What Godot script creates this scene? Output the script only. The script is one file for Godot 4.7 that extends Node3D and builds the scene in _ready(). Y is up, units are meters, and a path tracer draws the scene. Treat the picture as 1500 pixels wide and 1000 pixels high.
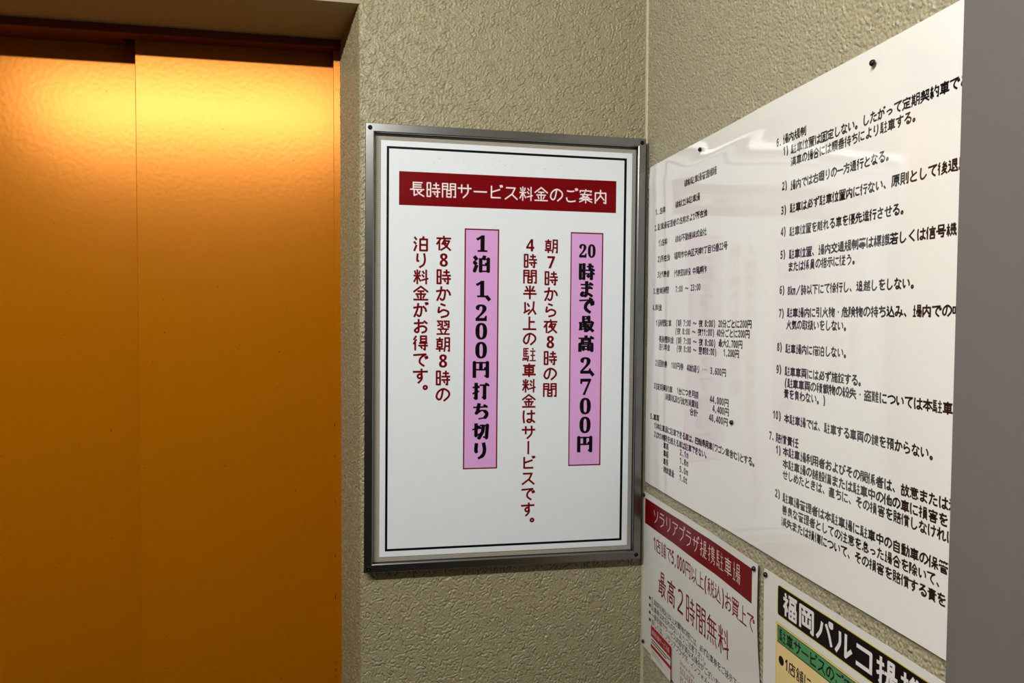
extends Node3D
# A lift lobby corner in a parking building: orange sliding lift doors, a framed tariff poster, wall notices.

const W := 0.5355        # x of the right wall
const D := -1.4          # z of the front wall
const FLOOR := -1.55
const CEIL := 0.95

# Lettering drawn stroke by stroke in a 100 x 100 cell. A line names a sign and its strokes: x,y,x,y ... is a pen path, ~ a curved path,
# #x0,y0,x1,y1 a box, o x,y,r a ring; A|40|B sets two signs side by side, A/40/B above each other, A@x0,y0,x1,y1 inside a box.
const SIGNS := """
一 0,50,100,50
十 50,0,50,100 0,42,100,42
口 #8,12,92,92
日 #15,2,85,98 15,50,85,50
目 #15,0,85,100 15,33,85,33 15,66,85,66
田 #5,5,95,95 5,50,95,50 50,5,50,95
土 50,0,50,95 15,38,85,38 0,95,100,95
寸 0,28,100,28 70,0,70,98,52,92 25,50,38,68
寺 土/46/寸
木 0,28,100,28 50,0,50,100 48,30,0,85 52,30,100,85
糸 45,0,20,22,55,30 75,15,10,50,85,48 50,48,50,100 25,60,8,88 75,60,92,88
亻 60,0,0,50 38,30,38,100
彳 60,0,5,25 65,25,0,55 40,45,40,100
氵 15,5,60,20 0,38,45,50 5,100,60,62
言 50,0,50,10 0,20,100,20 15,36,85,36 15,52,85,52 #15,68,85,98
門 2,0,2,100 2,2,40,2,40,42 2,22,40,22 2,42,40,42 60,42,60,2,98,2,98,98,85,95 60,22,98,22 60,42,98,42
車 5,14,95,14 #18,28,82,68 18,48,82,48 0,84,100,84 50,0,50,100
馬 15,0,15,62 15,2,90,2 15,22,82,22 15,42,82,42 50,2,50,62 15,62,92,62,85,100,70,95 5,75,0,95 25,75,30,92 45,75,50,90 62,74,68,86
主 45,0,58,10 8,22,92,22 15,55,85,55 0,96,100,96 50,22,50,96
駐 馬|50|主
昜 #25,0,80,38 25,19,80,19 0,50,100,50 25,50,5,75 30,62,95,62,85,100,72,95 55,62,25,95 75,62,50,98
場 土|34|昜
⺮ 20,0,5,60 20,25,48,25 32,25,32,70 65,0,52,60 65,25,98,25 80,25,80,70
宀 50,0,50,30 5,75,5,34,95,34,90,70
官 宀@0,0,100,38 25,40,25,98 25,40,75,40,75,62,25,62 25,74,85,74,85,98,25,98
管 ⺮/32/官
王 5,8,95,8 12,50,88,50 0,95,100,95 50,8,50,95
里 #12,2,88,52 12,27,88,27 50,2,50,96 10,74,90,74 0,96,100,96
理 王|35|里
夫 8,25,92,25 0,52,100,52 50,0,48,52,0,100 52,52,100,100
見 #15,0,85,65 15,22,85,22 15,43,85,43 38,65,30,85,0,100 62,65,62,95,98,95,98,80
規 夫|46|見
禾 80,0,10,14 0,32,100,32 50,10,50,100 48,35,0,80 52,35,98,75
呈 #20,0,80,36 王@0,46,100,100
程 禾|40|呈
名 45,0,10,40 35,18,85,18,50,70,0,98 30,35,50,50 #40,58,90,98
尓 35,0,5,35 25,20,95,20,88,35 52,20,52,98,40,92 25,50,5,85 75,50,98,85
称 禾|40|尓
立 50,0,50,20 8,22,92,22 28,35,38,80 75,35,62,88 0,94,100,94
本 0,25,100,25 50,0,50,100 48,27,0,75 52,27,100,75 25,75,75,75
体 亻|28|本
者 15,20,80,20 48,0,48,40 0,40,100,40 90,5,0,70 #25,55,80,98 25,76,80,76
前 25,0,35,15 75,0,65,15 0,20,100,20 12,100,12,36,48,36,48,98,40,96 12,56,48,56 12,76,48,76 68,38,68,80 92,32,92,98,80,94
所 0,5,45,5 8,25,8,60,0,100 8,25,42,25,42,55,8,55 95,0,58,12 58,12,58,50,48,100 58,40,100,40 82,40,82,100
在 0,22,100,22 45,0,30,40,0,65 22,45,22,100 38,55,92,55 65,35,65,95 32,95,98,95
也 0,45,95,30,92,70,80,65 50,0,50,75 20,15,20,90,95,92,98,75
地 土|36|也
不 0,8,100,8 55,8,45,35,0,65 50,35,50,100 58,40,98,68
重 85,0,15,8 0,22,100,22 #15,34,85,64 15,49,85,49 50,5,50,96 8,80,92,80 0,96,100,96
力 5,28,95,28,88,95,70,90 48,0,45,45,0,100
動 重|58|力
産 50,0,50,10 5,12,95,12 30,15,38,30 70,15,60,30 8,34,95,34 12,34,10,70,0,100 35,42,22,62 28,55,92,55 58,40,58,96 30,75,88,75 18,96,98,96
朱 25,5,12,32 15,25,90,25 0,50,100,50 50,0,50,100 48,52,2,90 52,52,98,90
株 木|38|朱
式 0,22,100,22 65,0,70,50,98,98,98,78 80,3,92,14 8,48,58,48 33,48,33,88 2,94,62,82
会 50,0,0,42 50,0,100,42 28,42,72,42 8,60,92,60 45,60,18,92,85,88 70,72,92,98
礻 40,0,55,12 5,25,90,25,10,65 50,50,50,100 60,52,90,75
社 礻|40|土
畐 0,3,100,3 #18,18,82,40 #8,52,92,98 8,75,92,75 50,52,50,98
福 礻|36|畐
岡 5,100,5,5,95,5,95,98,82,94 30,12,38,25 70,12,62,25 20,32,80,32 50,32,50,78 25,48,25,78,75,78 75,48,75,80
市 50,0,50,12 0,18,100,18 15,85,15,38,85,38,85,82,72,78 50,18,50,100
中 #8,22,92,65 50,0,50,100
央 20,55,20,20,80,20,80,55 0,55,100,55 50,0,50,45,0,100 52,55,100,100
区 0,4,95,4 4,4,4,96,98,96 75,18,22,80 28,25,78,80
天 8,8,92,8 0,42,100,42 50,8,48,45,0,100 52,45,100,100
申 #8,15,92,75 8,45,92,45 50,0,50,100
神 礻|40|申
丁 0,10,100,10 55,10,55,95,35,88
番 80,0,20,8 0,28,100,28 50,6,50,52 25,12,32,22 75,10,66,22 45,30,0,55 55,30,100,55 #15,55,85,98 15,76,85,76 50,55,50,98
号 #22,0,78,32 0,48,100,48 32,48,25,68,80,68,72,98,52,94
代 亻|28|弋
弋 0,35,100,25 45,0,55,50,98,98,98,78 70,3,88,15
表 8,12,92,12 15,28,85,28 0,45,100,45 50,0,50,45 48,45,0,78 28,62,28,95,55,85 45,45,98,98 85,52,65,68
耳 0,5,100,5 20,5,20,85 80,5,80,100 20,30,80,30 20,55,80,55 0,88,100,78
又 5,12,88,12,65,60,0,100 15,30,98,98
取 耳|50|又
帝 50,0,50,10 5,14,95,14 30,18,36,32 70,18,62,32 5,52,5,38,95,38,95,52 20,90,20,58,80,58,80,88,70,85 50,38,50,100
締 糸|40|帝
殳 25,5,22,30,0,48 25,5,72,5,72,32,98,38 8,55,85,55,55,85,5,100 20,65,98,98
役 彳|32|殳
尾 8,4,90,4,90,28,8,28 8,4,8,60,0,100 80,36,28,44 28,58,88,54 22,76,98,70 55,42,55,95,98,95,98,82
邦 5,18,55,18 5,42,52,42 0,66,58,66 32,0,28,70,5,100 68,2,68,100 68,5,98,5,82,40,98,65,80,72
乍 30,0,5,45 20,22,100,22 45,22,45,100 45,48,92,48 45,72,95,72
作 亻|28|乍
営 15,0,25,18 48,0,52,18 85,0,72,18 5,45,5,25,95,25,90,42 #28,38,72,58 #15,70,85,98 48,58,42,70
業 35,0,35,22 65,0,65,22 10,5,20,18 90,5,80,18 0,24,100,24 30,26,36,38 70,26,62,38 8,42,92,42 15,56,85,56 0,70,100,70 50,42,50,100 46,72,5,98 54,72,95,98
分 38,0,0,45 60,0,100,42 20,48,82,48,75,98,58,92 48,48,42,75,8,100
大 0,32,100,32 50,0,48,40,0,100 52,38,100,100
回 #3,3,97,97 #30,30,70,70
攵 35,0,5,45 25,22,98,22 75,22,55,70,0,100 20,40,60,80,100,100
数 25,0,25,45 0,22,50,22 8,4,14,15 42,4,36,15 22,25,2,45 28,25,50,42 20,48,10,75,45,95 0,62,52,62 42,62,30,85,0,100 攵@55,0,100,100
券 22,0,32,15 78,0,68,15 10,22,90,22 0,42,100,42 50,0,45,42,0,75 62,42,98,70 28,65,75,65,70,98,55,94 48,65,40,85,20,100
枚 木|42|攵
叕 又@0,0,48,47 又@52,0,100,47 又@0,53,48,100 又@52,53,100,100
綴 糸|40|叕
定 宀@0,0,100,40 15,44,85,44 50,44,50,92 50,66,85,66 25,55,22,80,0,100 15,82,40,92,100,96
其 0,18,100,18 25,0,25,70 75,0,75,70 25,35,75,35 25,52,75,52 0,70,100,70 32,78,5,100 68,78,95,98
月 15,0,15,60,0,100 15,3,88,3,88,98,70,93 15,33,88,33 15,62,88,62
期 其|52|月
契 5,14,50,14 8,30,48,30 0,48,55,46 28,0,28,55 60,8,95,8,90,50,78,46 75,8,70,35,55,55 0,68,100,68 50,55,48,70,0,100 52,68,100,100
勺 30,0,5,40 22,20,92,20,85,98,62,90 40,48,60,65
約 糸|44|勺
台 45,0,15,38,88,34 70,18,95,48 #18,56,82,98
客 宀@0,0,100,36 40,28,10,55 32,40,78,40,45,62,0,72 35,45,98,70 #25,74,78,98
頁 0,4,100,4 45,4,38,18 #15,20,85,78 15,40,85,40 15,58,85,58 35,82,5,100 65,82,98,100
額 客|50|頁
肖 50,0,50,30 15,5,28,25 85,5,72,25 12,100,12,36,88,36,88,98,72,94 12,56,88,56 12,76,88,76
消 氵|28|肖
弗 8,10,90,10,90,38,10,38,10,65,92,65,85,95 38,0,38,70,5,100 62,0,62,100
貝 #15,0,85,72 15,24,85,24 15,48,85,48 35,76,5,100 65,76,95,100
費 弗/46/貝
兌 22,0,32,16 78,0,66,16 #18,22,82,52 38,52,30,80,0,100 62,52,62,95,98,95,98,78
税 禾|40|兌
及 10,8,75,8,65,38,90,38,70,75,5,100 35,8,30,50,0,95 35,38,60,75,100,100
方 50,0,50,18 0,22,100,22 42,22,38,60,0,100 40,48,88,48,82,95,62,90
合 50,0,0,45 50,0,100,45 28,45,72,45 #20,60,80,98
計 言|46|十
両 0,6,100,6 10,100,10,28,90,28,90,98,78,94 50,6,50,78 28,48,28,78,72,78 72,48,72,80
四 #3,10,97,92 38,10,32,50,15,62 62,10,62,52,85,55
侖 50,0,0,38 50,0,100,38 28,38,75,38 12,100,12,50,90,50,90,98,80,95 12,72,90,72 38,50,38,98 64,50,64,98
輪 車|44|侖
乗 82,0,18,8 8,22,92,22 0,58,100,58 5,40,95,40 28,22,28,58 72,22,72,58 50,5,50,100 46,60,5,92 54,60,95,92
用 12,0,10,65,0,100 12,3,90,3,90,98,75,94 12,35,90,35 12,65,90,65 50,3,50,98
含 50,0,0,38 50,0,100,38 30,32,70,32 22,48,78,48,55,66 #20,70,80,98
次 5,12,25,28 0,90,25,55 50,0,35,35 45,18,98,18,88,40 68,30,62,65,25,100 68,55,98,100
制 18,5,8,30 8,18,60,18 0,38,65,38 33,0,33,100 8,82,8,55,58,55,58,82,50,78 75,8,75,70 97,0,97,98,82,93
阝 10,0,10,100 10,4,85,4,50,38,85,60,55,72
艮 15,0,15,95,45,82 15,4,82,4,82,45,15,45 15,24,82,24 42,45,98,98 88,52,65,68
限 阝|32|艮
超 8,18,50,18 28,0,28,38 0,38,58,38 28,38,28,80 28,58,52,58 12,50,10,78,0,98 10,80,35,93,100,95 60,5,95,5,90,38,80,35 75,5,70,28,58,42 #64,50,94,78
巾 8,80,8,25,92,25,92,78,78,74 50,0,50,100
幅 巾|36|畐
責 10,8,90,8 18,22,82,22 0,36,100,36 50,0,50,36 貝@10,44,90,100
積 禾|40|責
載 5,14,65,14 33,0,33,28 0,28,98,28 68,0,75,55,98,98,98,78 82,4,94,15 92,42,60,90 車@5,36,62,100
量 日@20,0,80,32 0,40,100,40 里@8,48,92,100
固 #3,3,97,97 25,32,75,32 50,15,50,52 #32,52,68,80
㒼 0,16,100,16 30,0,30,30 70,0,70,30 30,30,70,30 8,100,8,42,92,42,92,98,80,95 50,30,50,80 28,55,28,80,72,80 72,55,72,82
満 氵|26|㒼
川 12,5,10,60,0,98 50,8,50,80 92,0,92,100
順 川|38|頁
待 彳|32|寺
右 0,24,100,24 48,0,35,50,0,85 #32,52,88,95
廻 0,12,25,12,5,45,25,45,0,85 2,60,25,88,100,96 回@38,0,98,80
辶 8,5,20,18 0,35,20,35,20,72,0,92 20,75,40,92,100,96
甬 10,5,85,5,55,22 30,10,55,22 12,100,12,30,88,30,88,98,76,94 12,52,88,52 12,74,88,74 50,30,50,98
通 辶 甬@34,0,96,84
亍 10,10,95,10 0,42,100,42 62,42,62,96,40,90
行 彳|38|亍
必 22,40,5,75 30,15,35,85,80,88,85,65 42,5,60,22 85,5,60,50,5,100 78,35,98,60
罒 #3,5,97,95 35,5,35,95 65,5,65,95
直 8,14,92,14 50,0,50,28 #28,28,82,78 28,45,82,45 28,61,82,61 8,40,8,96,100,96
置 罒/30/直
位 亻|28|立
原 8,4,98,4 8,4,8,55,0,100 60,8,50,22 #32,22,90,55 32,38,90,38 60,55,60,98,48,92 38,65,22,90 80,65,95,88
則 貝@0,0,58,100 75,8,75,70 97,0,97,98,82,93
夋 50,0,25,18,62,25 80,12,20,42,90,38 75,28,92,48 40,48,10,75 35,60,80,60,50,85,0,100 30,65,98,98
後 彳|32|夋
退 辶 艮@36,0,96,84
离 50,0,50,10 0,14,100,14 30,22,70,42 70,22,30,42 12,20,12,48,88,48,88,20 8,100,8,60,92,60,92,98,82,95 52,48,35,82,70,78 62,68,75,88
隹 28,0,0,40 18,25,18,100 62,0,52,20 18,22,95,22 18,46,88,46 18,70,88,70 18,96,100,96 55,22,55,96
離 离|52|隹
憂 0,5,100,5 #20,16,80,46 20,26,80,26 20,36,80,36 0,64,0,54,100,54,96,64 30,62,20,74 40,62,42,74,70,74 80,60,90,72 45,76,15,92 35,84,75,84,45,96,10,100 40,88,95,100
優 亻|26|憂
先 28,5,10,38 20,20,88,20 0,45,100,45 52,0,52,45 35,45,30,75,0,100 65,45,65,94,98,94,98,76
進 辶 隹@36,0,98,84
交 50,0,50,15 0,20,100,20 30,28,10,50 70,28,92,48 72,45,50,80,0,100 28,45,55,80,100,100
等 ⺮/32/寺
票 0,5,100,5 #12,16,88,42 38,5,38,42 62,5,62,42 18,54,82,54 0,68,100,68 50,68,50,100,38,96 25,76,5,95 75,76,95,95
標 木|38|票
戠 28,0,28,10 5,12,55,12 18,16,22,28 42,16,38,28 0,32,98,32 #12,45,48,95 12,70,48,70 68,0,75,60,98,98,98,80 84,5,95,16 92,45,60,92
識 言|36|戠
艹 0,50,100,50 30,0,30,100 70,0,70,100
若 艹/28/右
信 亻|28|言
幾 25,0,12,15,32,18 38,10,10,40,40,38 75,0,62,15,82,18 90,10,62,40,92,38 0,52,100,52 52,0,58,60,98,98,98,80 88,60,55,95 25,52,22,75,0,98 22,70,42,85
機 木|34|幾
係 亻|28|系
系 80,0,20,10 糸@0,10,100,100
員 口@22,0,78,28 貝@10,36,90,100
扌 0,25,98,22 55,0,55,96,35,90 0,65,98,50
旨 85,5,22,18 18,0,18,32,90,34,92,22 #18,46,82,98 18,72,82,72
指 扌|36|旨
示 18,8,82,8 0,36,100,36 50,36,50,98,35,92 25,52,2,85 75,52,98,82
従 彳|32|従右
従右 25,0,35,18 78,0,65,18 5,25,95,25 52,25,52,90 52,55,90,55 25,50,20,80,0,100 18,78,45,94,100,96
下 0,8,100,8 48,8,48,100 55,32,85,52
余 50,0,0,42 50,0,100,42 25,38,75,38 5,60,95,60 50,38,50,98,36,93 28,70,8,92 72,70,95,92
徐 彳|32|余
㠯 50,0,42,12 20,12,20,98 20,12,78,12,78,45,20,45 20,60,88,60,88,98,20,98
追 辶 㠯@40,0,92,82
越 8,18,50,18 28,0,28,38 0,38,55,38 28,38,28,80 28,58,48,58 12,50,10,78,0,98 10,80,35,93,100,95 56,24,98,24 60,24,58,70,50,80 74,5,80,55,98,82,98,66 88,5,95,14 94,38,66,80
引 5,5,48,5,48,30,8,30 8,30,5,55,50,55,45,95,25,90 85,0,85,100
火 50,0,48,45,0,100 52,45,100,100 20,28,28,52 85,22,68,48
牜 20,5,5,40 15,25,95,25 0,62,100,52 55,0,55,100
勿 30,0,0,45 22,20,95,20,85,98,65,92 48,22,10,80 72,22,35,95
物 牜|40|勿
危 40,0,10,30 30,12,75,12,55,32 5,34,98,34 15,34,12,70,0,100 38,52,78,52,78,72,65,70 38,52,38,95,95,95,96,80
㑒 50,0,0,35 50,0,100,35 28,32,72,32 #18,44,82,66 50,32,50,66 48,66,8,100 52,66,98,100
険 阝|30|㑒
持 扌|36|寺
込 辶 62,5,55,40,30,78 62,25,95,78
喫 口@0,15,28,75 契@34,0,100,100
垔 0,5,100,5 #10,20,90,48 36,5,36,48 64,5,64,48 50,48,50,96 15,70,85,70 0,96,100,96
煙 火|36|垔
気 28,0,5,35 20,14,95,14 22,30,85,30 8,46,80,46,82,80,98,98,98,78 20,60,60,95 60,58,10,100
扱 扌|36|及
百 0,4,100,4 50,4,42,25 #15,28,85,98 15,62,85,62
宿 宀@0,0,100,36 亻@0,36,30,100 百@36,40,98,100
施右 28,0,5,30 22,15,98,15 0,48,92,38,90,75,78,72 48,25,48,80 20,40,20,95,98,95,98,80
施 方|46|施右
金 50,0,0,38 50,0,100,38 28,34,72,34 15,55,85,55 50,34,50,94 25,65,32,82 75,65,66,82 0,95,100,95
錠 金|44|定
紛 糸|40|分
失 25,5,8,38 18,24,90,24 0,52,100,52 50,0,48,55,0,100 52,52,100,100
皿 #12,5,88,90 36,5,36,90 62,5,62,90 0,92,100,92
盗 次@0,0,100,56 皿@0,60,100,100
菫 5,12,95,12 30,0,30,28 70,0,70,28 #18,28,82,50 50,28,50,80 8,64,92,64 0,80,100,80 48,80,5,100 52,80,95,100
難 菫|50|隹
負 38,0,8,28 30,12,75,12,60,28 貝@12,28,88,100
建 30,12,90,12,90,40 20,26,100,26 30,40,90,40 28,54,92,54 60,0,60,82 0,12,22,12,5,42,22,42,0,85 5,58,28,88,100,96 24,68,98,68
鍵 金|38|建
予 10,5,85,5,50,30 30,20,60,38 0,42,95,42,80,58 50,42,50,96,30,90
預 予|44|頁
咅 50,0,50,12 5,15,95,15 28,22,36,42 72,22,62,42 0,48,100,48 #18,60,82,98
賠 貝|40|咅
賞 50,0,50,14 20,2,30,14 80,2,70,14 3,32,3,18,97,18,95,30 #28,26,72,42 貝@15,48,85,100
償 亻|26|賞
壬 85,2,15,12 0,46,100,46 50,8,50,94 12,94,90,94
任 亻|30|壬
利 禾@0,0,55,100 72,12,72,70 97,0,97,98,82,93
関 門 35,42,42,52 65,42,58,52 25,58,75,58 22,74,78,74 50,58,48,78,25,98 52,76,78,98
古 0,25,100,25 50,0,50,50 #15,50,85,98
故 古|46|攵
心 12,35,2,80 32,15,32,92,75,92,80,65 48,5,60,35 82,20,98,60
意 50,0,50,8 10,10,90,10 32,13,38,24 68,13,60,24 0,27,100,27 #22,36,78,64 22,50,78,50 心@0,68,100,100
咼 22,45,22,3,78,3,78,45 48,22,78,22 48,22,48,45 5,100,5,45,95,45,95,98,85,95 #32,62,68,84
過 辶 咼@36,0,96,84
諸 言|42|者
設 言|44|殳
備右 5,14,95,14 30,0,30,28 70,0,70,28 12,38,98,38 20,38,18,70,0,100 32,100,32,54,88,54,88,98,78,95 32,70,88,70 32,84,88,84 60,54,60,98
備 亻|28|備右
他 亻|28|也
損 扌|34|員
害 宀@0,0,100,36 15,38,85,38 20,50,80,50 5,63,95,63 50,28,50,74 #22,74,78,98
生 25,5,8,40 18,25,90,25 10,58,88,58 50,0,50,94 0,95,100,95
自 48,0,38,16 #15,16,85,98 15,43,85,43 15,70,85,70
呆 口@20,0,80,38 木@0,38,100,100
保 亻|28|呆
善 25,0,32,12 75,0,68,12 10,15,90,15 18,27,82,27 5,40,95,40 50,15,50,58 28,44,34,56 72,44,66,56 0,60,100,60 #20,72,80,98
良 50,0,50,12 艮@10,10,100,100
注 氵|28|主
怠 台@15,0,85,58 心@0,62,100,100
除 阝|30|余
烕 12,15,100,15 15,15,12,60,0,100 62,0,70,60,98,98,98,80 82,2,94,12 92,38,60,92 25,34,58,34 40,48,38,68,20,92 42,65,60,88 28,50,30,62 58,48,52,60
滅 氵|26|烕
傷右 30,0,8,25 22,12,98,12 #22,22,85,48 22,35,85,35 8,56,98,56 30,58,5,82 28,70,92,70,85,100,72,96 50,70,25,95 70,70,45,98
傷 亻|26|傷右
店 50,0,50,12 8,14,98,14 10,14,8,60,0,100 55,22,55,52 55,36,90,36 #28,54,85,95
舎 50,0,0,32 50,0,100,32 15,42,85,42 25,56,75,56 50,24,50,68 #20,70,80,98
甫 0,14,100,14 78,0,92,8 10,100,10,32,90,32,90,98,78,94 10,54,90,54 10,75,90,75 50,0,50,100
舗 舎|48|甫
買 罒/28/貝
無 28,0,5,25 18,14,95,14 0,36,100,36 5,66,95,66 25,14,25,66 48,14,48,66 72,14,72,66 12,78,2,98 36,78,40,96 60,78,66,96 84,76,98,98
部 咅@0,0,58,100 阝@66,0,100,100
異 田@18,0,82,38 10,54,90,54 32,42,32,75 68,42,68,75 0,75,100,75 35,80,5,100 65,80,95,100
羊 22,0,34,16 78,0,66,16 8,20,92,20 14,42,86,42 0,66,100,66 50,20,50,100
詳 言|44|羊
是 日@20,0,80,40 0,50,100,50 50,50,50,88 50,66,85,66 25,58,20,80,0,100 15,80,40,94,100,96
提 扌|36|是
隽 隹@5,0,95,58 15,66,70,66,62,80,90,80,82,100,65,97 40,66,32,85,5,100
携 扌|34|隽
亡 50,0,50,18 0,24,100,24 18,24,18,94,95,94
忘 亡/52/心
祭 25,0,5,28 22,10,48,10,10,48 18,20,30,30 55,5,92,5,70,30 60,8,98,45 30,48,72,48 8,62,95,62 50,62,50,98,38,94 25,75,5,95 75,75,95,95
際 阝|28|祭
有 0,20,100,20 42,0,30,45,0,70 28,100,28,42,85,42,85,98,70,94 28,60,85,60 28,78,85,78
長 22,0,22,52 22,3,88,3 22,19,80,19 22,35,80,35 0,52,100,52 28,52,28,95,52,85 48,52,60,78,100,100 85,60,65,74
時 日|38|寺
間 門 日@28,50,72,98
米 50,0,50,100 0,42,100,42 12,8,25,30 88,8,75,30 46,44,2,85 54,44,98,80
斗 15,10,40,25 8,35,35,50 0,74,100,62 72,0,72,100
料 米|50|斗
案 宀@0,0,100,30 45,20,25,50,78,62 8,38,95,38 72,38,55,55,10,64 木@0,60,100,100
内 8,100,8,22,92,22,92,98,75,93 50,0,48,45,18,80 50,42,80,75
龺 5,14,95,14 50,0,50,28 #18,28,82,68 18,48,82,48 0,82,100,82 50,68,50,100
朝 龺|54|月
夜 50,0,50,12 0,16,100,16 28,18,0,58 18,42,18,100 58,20,38,58 52,34,90,34,70,75,30,100 45,50,98,100 58,44,68,54
半 20,5,32,28 80,5,68,28 10,38,90,38 0,62,100,62 50,0,50,100
以 12,8,14,80 5,88,48,65 32,18,45,38 82,2,78,55,38,100 75,60,98,98
上 48,0,48,95 48,38,88,38 0,95,100,95
円 8,100,8,6,92,6,92,98,75,93 50,6,50,52 8,52,92,52
最 日@22,0,78,34 0,42,100,42 12,42,12,88 45,42,45,100 12,56,45,56 12,70,45,70 0,88,52,82 55,54,92,54,78,80,50,100 58,64,98,98
高 50,0,50,12 0,14,100,14 #25,25,75,42 8,100,8,54,92,54,92,98,80,94 #32,68,68,88
白 50,0,40,18 #12,18,88,98 12,58,88,58
泊 氵|30|白
打 扌|40|丁
切 0,40,50,30 22,5,22,80,48,70 48,14,95,14,90,95,70,90 70,14,65,55,40,100
羽 2,8,42,8,42,98,30,92 10,30,24,42 5,75,36,55 55,8,96,8,96,98,84,92 62,30,78,42 58,75,90,55
翌 羽@5,0,95,48 立@5,50,95,100
得右 #22,0,85,40 22,20,85,20 8,50,95,50 0,68,100,68 72,50,72,98,55,93 25,76,38,88
得 彳|32|得右
夌 15,14,85,14 50,0,50,32 0,32,100,32 35,36,10,52 65,36,92,50 42,50,10,75 35,60,82,60,50,85,0,100 28,66,98,98
綾 糸|42|夌
彡 85,0,20,28 92,32,10,64 98,65,0,100
杉 木|52|彡
あ ~15,20,50,20,85,16 ~42,0,40,50,48,85 ~70,32,55,75,25,90,10,75,25,52,60,42,90,55,90,80,62,98
い ~12,15,12,60,25,88,38,72 ~75,22,90,45,92,70
う ~32,4,62,10 ~15,38,55,28,82,42,75,72,40,100
え ~35,3,62,10 20,35,75,32,10,98 ~30,74,48,64,58,76,66,94,95,95
お ~5,28,70,24 ~35,0,35,80,22,92,8,80,30,58,65,48,90,62,85,85,60,95 ~75,12,95,28
か ~0,32,55,25,62,40,55,85,40,95,28,85 ~35,0,28,45,5,98 ~75,22,92,38,98,58
き ~15,20,80,12 ~12,42,88,34 ~42,0,58,40,72,66 ~72,66,40,60,15,75,28,92,75,96
く ~75,2,25,45,25,52,80,98
け ~12,5,8,50,14,98 ~38,30,98,26 ~75,2,76,60,55,98
こ ~20,12,50,16,78,12 ~15,65,25,90,55,94,90,88
さ ~12,28,88,20 ~45,0,60,35,75,62 ~75,62,40,58,15,75,32,94,72,96
し ~25,2,22,65,35,95,65,92,90,68
す ~0,20,100,18 ~58,0,58,55,40,66,30,50,45,36,60,48,58,75,35,100
せ ~0,38,100,30 ~75,5,75,60,62,62 ~28,8,28,75,45,94,85,92
そ 25,6,75,4,10,45,95,38 ~92,38,55,55,45,80,75,98
た ~5,22,62,18 ~35,0,28,50,5,98 ~55,45,90,42 ~52,70,60,92,95,92
ち ~5,22,90,18 ~40,0,30,50,22,60,60,42,90,60,80,88,40,98
つ ~2,32,55,18,95,35,90,65,40,88
っ つ@15,35,85,95
て 2,14,95,8 ~95,8,55,35,48,70,80,96
と ~28,2,40,45 ~85,25,30,52,15,75,35,94,88,92
な ~5,22,55,18 ~35,0,25,40,5,65 ~70,20,95,35 ~65,40,66,80,45,96,25,86,40,74,65,80,92,98
に ~12,5,8,50,14,98 ~42,22,92,20 ~42,66,50,88,95,88
の ~52,12,40,70,22,85,5,65,18,28,55,8,92,28,95,60,60,94
は ~12,5,8,50,14,98 ~38,28,98,25 ~72,2,72,78,55,95,38,85,50,72,75,78,98,95
ひ ~2,20,35,14,12,55,25,90,55,92,75,60,70,15 ~70,15,85,40,100,55
ま ~10,18,90,18 ~14,42,86,42 ~50,0,50,75,35,95,15,86,28,72,55,76,88,95
み 12,10,48,8 ~48,8,30,70,12,88,2,72,20,58,60,66,98,80 ~80,38,75,75,55,98
む ~2,25,60,22 ~28,2,28,65,15,75,5,62,18,50,28,62,30,88,60,96,88,90,86,70 ~75,18,95,38
め ~20,14,30,60,40,85 ~65,2,50,60,22,88,5,70,25,38,60,24,92,45,88,78,58,98
よ ~55,25,88,22 ~52,0,52,75,35,94,12,84,28,70,55,76,90,96
ら ~32,2,62,12 ~20,25,16,62,50,45,85,58,78,85,35,98
り ~25,5,22,50,32,55 ~72,2,78,45,68,80,40,100
る 20,8,75,6,10,62 ~10,62,55,42,92,62,80,92,48,96,38,82,52,74,68,90
れ 25,0,25,100 0,28,28,26,0,75 ~25,52,62,20,72,30,66,80,78,94,100,82
わ 25,0,25,100 0,28,28,26,0,75 ~25,55,60,30,92,45,90,78,55,98
を ~10,16,85,12 45,0,18,52 ~18,52,42,40,56,50,58,72 ~95,38,40,62,32,85,55,96,90,94
゛ 84,-2,91,12 95,-6,102,8
が か@0,4,90,100 ゛
ご こ@0,4,94,100 ゛
ざ さ@0,4,92,100 ゛
ず す@0,4,92,100 ゛
だ た@0,4,92,100 ゛
で て@0,4,94,100 84,30,91,44 95,26,102,40
ば は@0,4,92,100 ゛
び ひ@0,4,92,100 ゛
サ 0,30,100,30 28,5,28,62 ~74,2,74,60,40,98
ー 2,50,98,50
丨 50,2,50,98
ヒ 18,5,18,88,88,88 82,28,20,48
ビ ヒ ゛
ス 12,12,80,12,60,55,5,95 55,58,98,95
ソ 8,15,25,45 ~90,8,75,60,25,98
ラ 18,8,85,8 5,35,92,35,75,75,25,98
リ 20,5,20,60 ~78,2,78,60,35,98
ア 5,12,95,12,85,30,60,45 ~48,32,45,70,10,98
フ 5,14,90,14,78,60,25,98
プ フ@0,8,92,100 o94,4,9
ザ サ@0,6,94,100 ゛
ワ 10,45,10,12,90,12,80,60,35,98
コ 10,15,88,15,88,90 8,86,88,86
ゴ コ@0,6,94,100 ゛
ン 8,15,32,35 ~8,92,50,80,95,30
パ ~35,20,25,60,2,92 ~62,18,80,50,96,92 o93,6,9
ル ~28,10,28,55,5,95 65,5,65,92,98,58
イ ~90,2,55,45,5,65 55,42,55,100
オ 5,32,95,32 62,5,62,96,46,92 60,34,10,88
ォ オ@15,32,85,98
メ ~80,5,55,60,10,95 28,35,80,82
シ 15,8,35,22 5,35,28,48 ~10,95,55,80,95,30
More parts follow.
